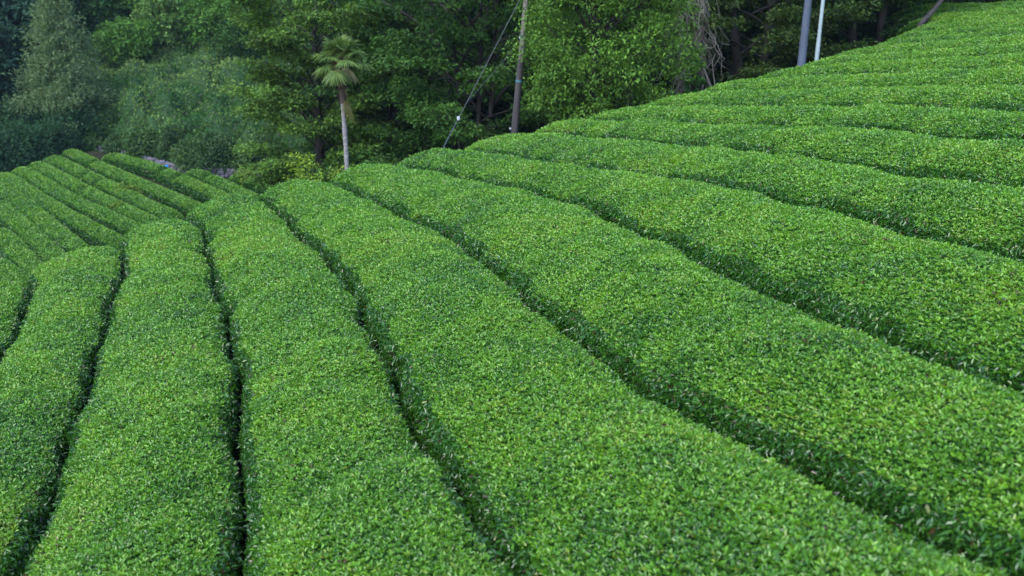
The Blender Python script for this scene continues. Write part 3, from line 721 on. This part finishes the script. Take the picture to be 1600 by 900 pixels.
def frond(kind, az, el, plen, R, name, c0, c1, cen_, droop):
    mb = MB(); d = np.array([math.cos(az)*math.cos(el), math.sin(az)*math.cos(el), math.sin(el)])
    p0 = cen_; n = 6; t = np.linspace(0, 1, n)[:, None]
    pts = p0+d*t*plen+np.array([0, 0, -1.0])*t*t*plen*droop*.35
    mb.tube(pts, np.linspace(.014, .008, n), M['tree'], 5, np.array(c1)*.9)
    hub = pts[-1]; ax = unit(pts[-1]-pts[-2]); sidev = unit(np.cross(ax, [0, 0, 1.0])); nv = np.cross(sidev, ax)
    nl = 30; P = []; Q = []
    for i in range(nl):
        a = (i/(nl-1)-.5)*2*math.radians(118); L = R*(1-.18*abs(a)/2)*r.uniform(.9, 1.06)
        dd = ax*math.cos(a)+sidev*math.sin(a)+nv*(.18*math.cos(a*2)-.05)
        dd = unit(dd); w = .021
        wv = unit(np.cross(dd, nv)+.5*nv*(1 if i % 2 else -1))*w
        a1 = hub+dd*L*.5+np.array([0, 0, -.05*droop*L]); tip = hub+dd*L*.93+np.array([0, 0, -(.22*droop+r.uniform(.02, .2))*L])
        V = [hub-wv*.3, hub+wv*.3, a1+wv, a1-wv, tip+wv*.15, tip-wv*.15]
        cc = mixcol(np.array([c0]), np.array([c1]), np.array([r.random()]))[0]
        mb.quads(V, [[0, 1, 2, 3], [3, 2, 4, 5]], M['tree'], cc)
    return mb.build(name, root)
ctop = cen[-1]
for i in range(30):
    az = i*2.39996; f = i/29
    frond('g', az, math.radians(72-76*f+r.normal(0, 14)), (.36+.20*f)*r.uniform(.75, 1.3), .46*r.uniform(.85, 1.15), 'frond', (.048, .10, .024), (.125, .19, .045), ctop+[0, 0, .05-.16*f], .35+.8*f)
for i in range(7):
    az = i*2.39996+.6
    frond('d', az, math.radians(-12+r.normal(0, 10)), .32, .36, 'faded_frond', (.16, .16, .08), (.28, .25, .15), ctop+[0, 0, -.08], 1.4)
frond('d', -.5, math.radians(-58), .22, .42, 'dead_frond', (.13, .13, .03), (.22, .17, .06), cen[23]+np.array([.06, -.06, .0]), 2.6)
mb = MB()
for i in range(3):
    a = [2.9, -2.2, -.9][i]; c = ctop+np.array([math.cos(a)*.2, math.sin(a)*.2, -.18])
    mb.tube([ctop+[0, 0, -.1], (ctop+c)/2+[0, 0, .04], c], .014, M['fruit'], 5)
    for j in range(26): rock(mb, c+r.normal(0, .04, 3), .016, .016, .016, 0, r, M['fruit'], 4)
mb.build('fruit_cluster', root)
# yellow green sapling left of the palm
sp = at_y(474, 300, 29.6); tp = at_y(474, 236, 29.6)[2]; g0 = float(ground(sp[0], sp[1]))
def sapling(name, x, y, ztop, R, lab, nl, seed):
    g0 = float(ground(x, y)); H = ztop-g0; r = np.random.default_rng(seed)
    root = empty(name, (x, y, g0), lab, 'sapling'); wood = MB(); cr = MB()
    wood.tube(curve_pts(np.array([0, 0, -.1]), np.array([.05, 0, H*.93]), 0, 8, r, .06), np.linspace(.025, .007, 8), M['bark'], 5)
    for i in range(nl):
        f = .35+.65*(i+.5)/nl; az = i*2.39996; ln = R*(1.15-f*.8)*r.uniform(.7, 1.1)
        b = np.array([.05*f, 0, H*f*.93]); d = np.array([math.cos(az), math.sin(az), .25]); e = b+d*ln
        wood.tube(curve_pts(b, e, .05, 5, r, .05), np.linspace(.009, .004, 5), M['bark'], 4)
        for q in (.55, .8, 1.0): spray(cr, b+(e-b)*q+r.normal(0, .03, 3), d, .2, .14, .035, 15, .11, (.14, .26, .02), (.27, .39, .045), r, M['tree'], .3, .5)
    wood.build('trunk', root); cr.build('crown', root)
sapling('sapling', sp[0], sp[1], tp+.15, .95, 'bright yellow green sapling just left of the palm trunk', 26, 211)
sq = at_y(527, 262, 30.6); sapling('sapling', sq[0], sq[1], at_y(527, 246, 30.6)[2], .45, 'small yellow green sapling half hidden behind the palm trunk', 14, 212)

# ------------------------------------------------------------------ poles
def line_at(px0, py0, px1, py1, Y, ext):
    a = at_y(px0, py0, Y); b = at_y(px1, py1, Y); d = unit(b-a)
    g = float(ground(a[0], a[1])); a0 = a-d*((a[2]-g+.4)/d[2])
    return a0, a, b, d
a0, a, b, d = line_at(804, 205, 822, 0, 30.8, 3)
root = empty('utility_pole', a0, 'leaning brown wooden pole with a teal band beyond the tea field', 'utility pole')
tb = a+(b-a)*.55
mb = MB(); mb.tube([a0-a0, a-a0, tb-a0], [.118, .115, .098], M['wood'], 14); mb.build('shaft', root)
mb = MB(); mb.tube([tb-a0, b-a0, b+d*3.2-a0], [.085, .08, .075], M['palebark'], 14); mb.build('upper_shaft', root)
c = a+(b-a)*.385; mb = MB(); mb.tube([c-d*.035-a0, c+d*.035-a0], [.110, .110], M['teal'], 14); mb.build('tape_band', root)
c = a+(b-a)*.73; mb = MB()
mb.tube([c-d*.03-a0, c+d*.03-a0], [.115, .115], M['wire'], 12); rock(mb, c-a0+np.array([-.05, -.12, .03]), .03, .03, .045, 0, np.random.default_rng(3), M['porcelain'], 7); rock(mb, c-a0+np.array([-.12, -.08, -.05]), .025, .025, .04, 0, np.random.default_rng(4), M['porcelain'], 7)
mb.build('wire_clamp', root)
mb = MB(); c = a+(b-a)*.02; rock(mb, c-a0+np.array([-.16, -.06, 0]), .03, .03, .035, 0, np.random.default_rng(5), M['porcelain'], 7); mb.build('ground_insulator', root)
pole_top = b+d*2.6; clamp = a+(b-a)*.73
A0 = at_y(688, 240, 28.3); B0 = at_y(812, 0, 28.6)
gz = float(ground(A0[0], A0[1])); dd = unit(B0-A0); A1 = A0-dd*((A0[2]-gz)/dd[2])
T0 = B0+dd*((pole_top[2]-B0[2])/dd[2])
root = empty('guy_wire', A1, 'steel guy wire with a white insulator running down from the brown pole', 'guy wire')
mb = MB(); mb.tube([A1-A1, A0-A1, B0-A1, pole_top-A1], .008, M['wire'], 5); mb.build('cable', root)
u = lambda py: A0+(B0-A0)*((240-py)/240)
mb = MB(); mb.tube([A1-A1, u(192)-A1], .012, M['concrete'], 8); mb.build('guy_guard', root)
mb = MB(); rock(mb, u(185)-A1, .045, .045, .06, 0, np.random.default_rng(6), M['porcelain'], 8); mb.build('insulator', root)
mb = MB(); mb.tube([u(160)-A1, (u(160)+clamp)/2-A1+np.array([0, 0, -.05]), clamp-A1], .0055, M['wire'], 5); mb.build('brace_cable', root)
a0, a, b, d = line_at(1253, 92, 1263, 0, 31.2, 3)
root = empty('concrete_pole', a0, 'thick blue grey concrete pole leaning slightly at the field edge', 'pole')
mb = MB(); mb.tube([a0-a0, a-a0, b-a0, b+d*4-a0], [.14, .138, .118, .1], M['concrete'], 18); mb.build('shaft', root)
for f in (.58, .90):
    c = a+(b-a)*f; mb = MB(); mb.tube([c-d*.018-a0, c+d*.018-a0], [.139-.013*f, .139-.013*f], M['wire'], 16); mb.build('strap', root)
a0, a, b, d = line_at(1277, 84, 1286, 0, 30.9, 3)
root = empty('metal_pole', a0, 'thin pale white metal pole right of the concrete pole', 'pole')
j = a+(b-a)*.29
mb = MB(); mb.tube([j-a0, b-a0, b+d*2.5-a0], [.062, .06, .055], M['white'], 14); mb.build('shaft', root)
mb = MB(); mb.tube([a0-a0, a-a0, j+d*.03-a0], .072, M['white'], 14); mb.build('lower_sleeve', root)

# leaning bare trunk at the upper right, stump and vine tangle
p0 = at_y(1434, 42, 33.5); p1 = at_y(1478, -8, 33.8)
g = np.array([p0[0]-.25, p0[1], float(ground(p0[0], p0[1]))])
r = np.random.default_rng(221); wood = MB(); cr = MB()
root = empty('leaning_tree', g, 'bare grey trunk leaning uphill at the upper right field edge', 'tree')
T = np.array([g-[0, 0, .3], p0, (p0+p1)/2+[0, 0, -.06], p1, p1+[.5, .1, 1.1], p1+[.8, .2, 2.6]])-g
tt = np.linspace(0, 5, 22); T = np.stack([np.interp(tt, range(6), T[:, i]) for i in range(3)], 1)
T[1:-1] = (T[:-2]+T[1:-1]*2+T[2:])/4
wood.tube(T, np.linspace(.11, .05, 22), M['wood'], 8)
for i in range(12):
    b0 = T[14+i % 7]; az = i*2.4; e = b0+np.array([math.cos(az), math.sin(az), .5])*1.0
    wood.tube(curve_pts(b0, e, .1, 5, r), np.linspace(.03, .008, 5), M['palebark'], 4)
    for q in (.5, .75, 1.0): spray(cr, b0+(e-b0)*q, np.array([math.cos(az), math.sin(az), .1]), .6, .4, .05, 90, .14, DRK0, DRK1, r, M['tree'])
wood.build('trunk', root); cr.build('crown', root)
for px, py, Y, rad, lab in ((983, 168, 33.0, .11, 'short reddish brown trunk with thin props right of the rounded tree'),):
    p = at_y(px, py, Y); g = np.array([p[0], p[1], float(ground(p[0], p[1]))]); h = at_y(px, 138, Y)[2]-g[2]
    root = empty('bare_trunk', g, lab, 'trunk'); mb = MB()
    mb.tube(curve_pts(np.array([0, 0, -.2]), np.array([.04, 0, h]), 0, 8, r, .04), np.linspace(rad*1.2, rad*.8, 8), M['bark'], 9); mb.build('trunk', root)
    for s_ in (-1, 1):
        mb = MB(); mb.tube([np.array([s_*.3, -.1, 0]), np.array([s_*.05, -.1, h*.95])], .022, M['palebark'], 6); mb.build('prop', root)
vb = at_y(1080, 150, 33.2); gv = float(ground(vb[0], vb[1]))
root = empty('vine_tangle', (vb[0], vb[1], gv), 'grey tangle of dry hanging vines between the dark trees', 'vines')
mb = MB(); lf = MB(); hi = at_y(1080, -30, 33.2)[2]-gv
for i in range(120):
    x0 = r.normal(0, .42); y0 = r.normal(0, .35); z0 = hi*r.uniform(.45, 1.0); z1 = z0-r.uniform(.5, 2.4)
    e = np.array([x0+r.normal(0, .35), y0+r.normal(0, .2), max(z1, .05)])
    mb.tube(curve_pts(np.array([x0*.7, y0, z0]), e, -.08, 9, r, .5), r.uniform(.006, .016), M['palebark'], 4)
for i in range(5): mb.tube(curve_pts(np.array([r.normal(0, .25), r.normal(0, .2), -.2]), np.array([r.normal(0, .5), r.normal(0, .2), hi*1.25]), 0, 12, r, .25), np.linspace(.05, .02, 12), M['palebark'], 6)
mb.build('stems', root)
for i in range(40): ball(lf, [r.normal(0, .5), r.normal(0, .35), hi*r.uniform(.1, 1)], .25, 26, .12, (.05, .09, .03), (.11, .15, .06), r, M['dull'])
lf.build('sparse_leaves', root)
vg = at_y(1084, 150, 32.2); round_tree('ivy_sapling', (vg[0], vg[1], float(ground(vg[0], vg[1]))), 'small bright green tuft on thin stems before the dry vines', None, at_y(1084, 72, 32.2)[2]-float(ground(vg[0], vg[1])), .36, .42, 231, (.035, .12, .018), (.075, .19, .03), .09, 40, 50, 'tree', 'sapling')

#@@HAZE
hz = bpy.data.materials.new('haze'); hz.use_nodes = True; t = hz.node_tree
t.nodes.remove(t.nodes['Principled BSDF']); vol = t.nodes.new('ShaderNodeVolumePrincipled')
vol.inputs['Color'].default_value = (.60, .82, 1.0, 1); vol.inputs['Density'].default_value = .0002; vol.inputs['Anisotropy'].default_value = .2
t.links.new(vol.outputs['Volume'], t.nodes['Material Output'].inputs['Volume'])
mb = MB(); lo = np.array([-152., -62., float(G[..., 2].min())-1]); hi_ = np.array([152., 242., max(40., float(G[..., 2].max())+1)])
V = np.array([[x, y, z] for z in (lo[2], hi_[2]) for x, y in ((lo[0], lo[1]), (hi_[0], lo[1]), (hi_[0], hi_[1]), (lo[0], hi_[1]))])
mb.quads(V, [[0, 3, 2, 1], [4, 5, 6, 7], [0, 1, 5, 4], [1, 2, 6, 5], [2, 3, 7, 6], [3, 0, 4, 7]], hz)
tag(mb.build('haze'), kind='stuff')
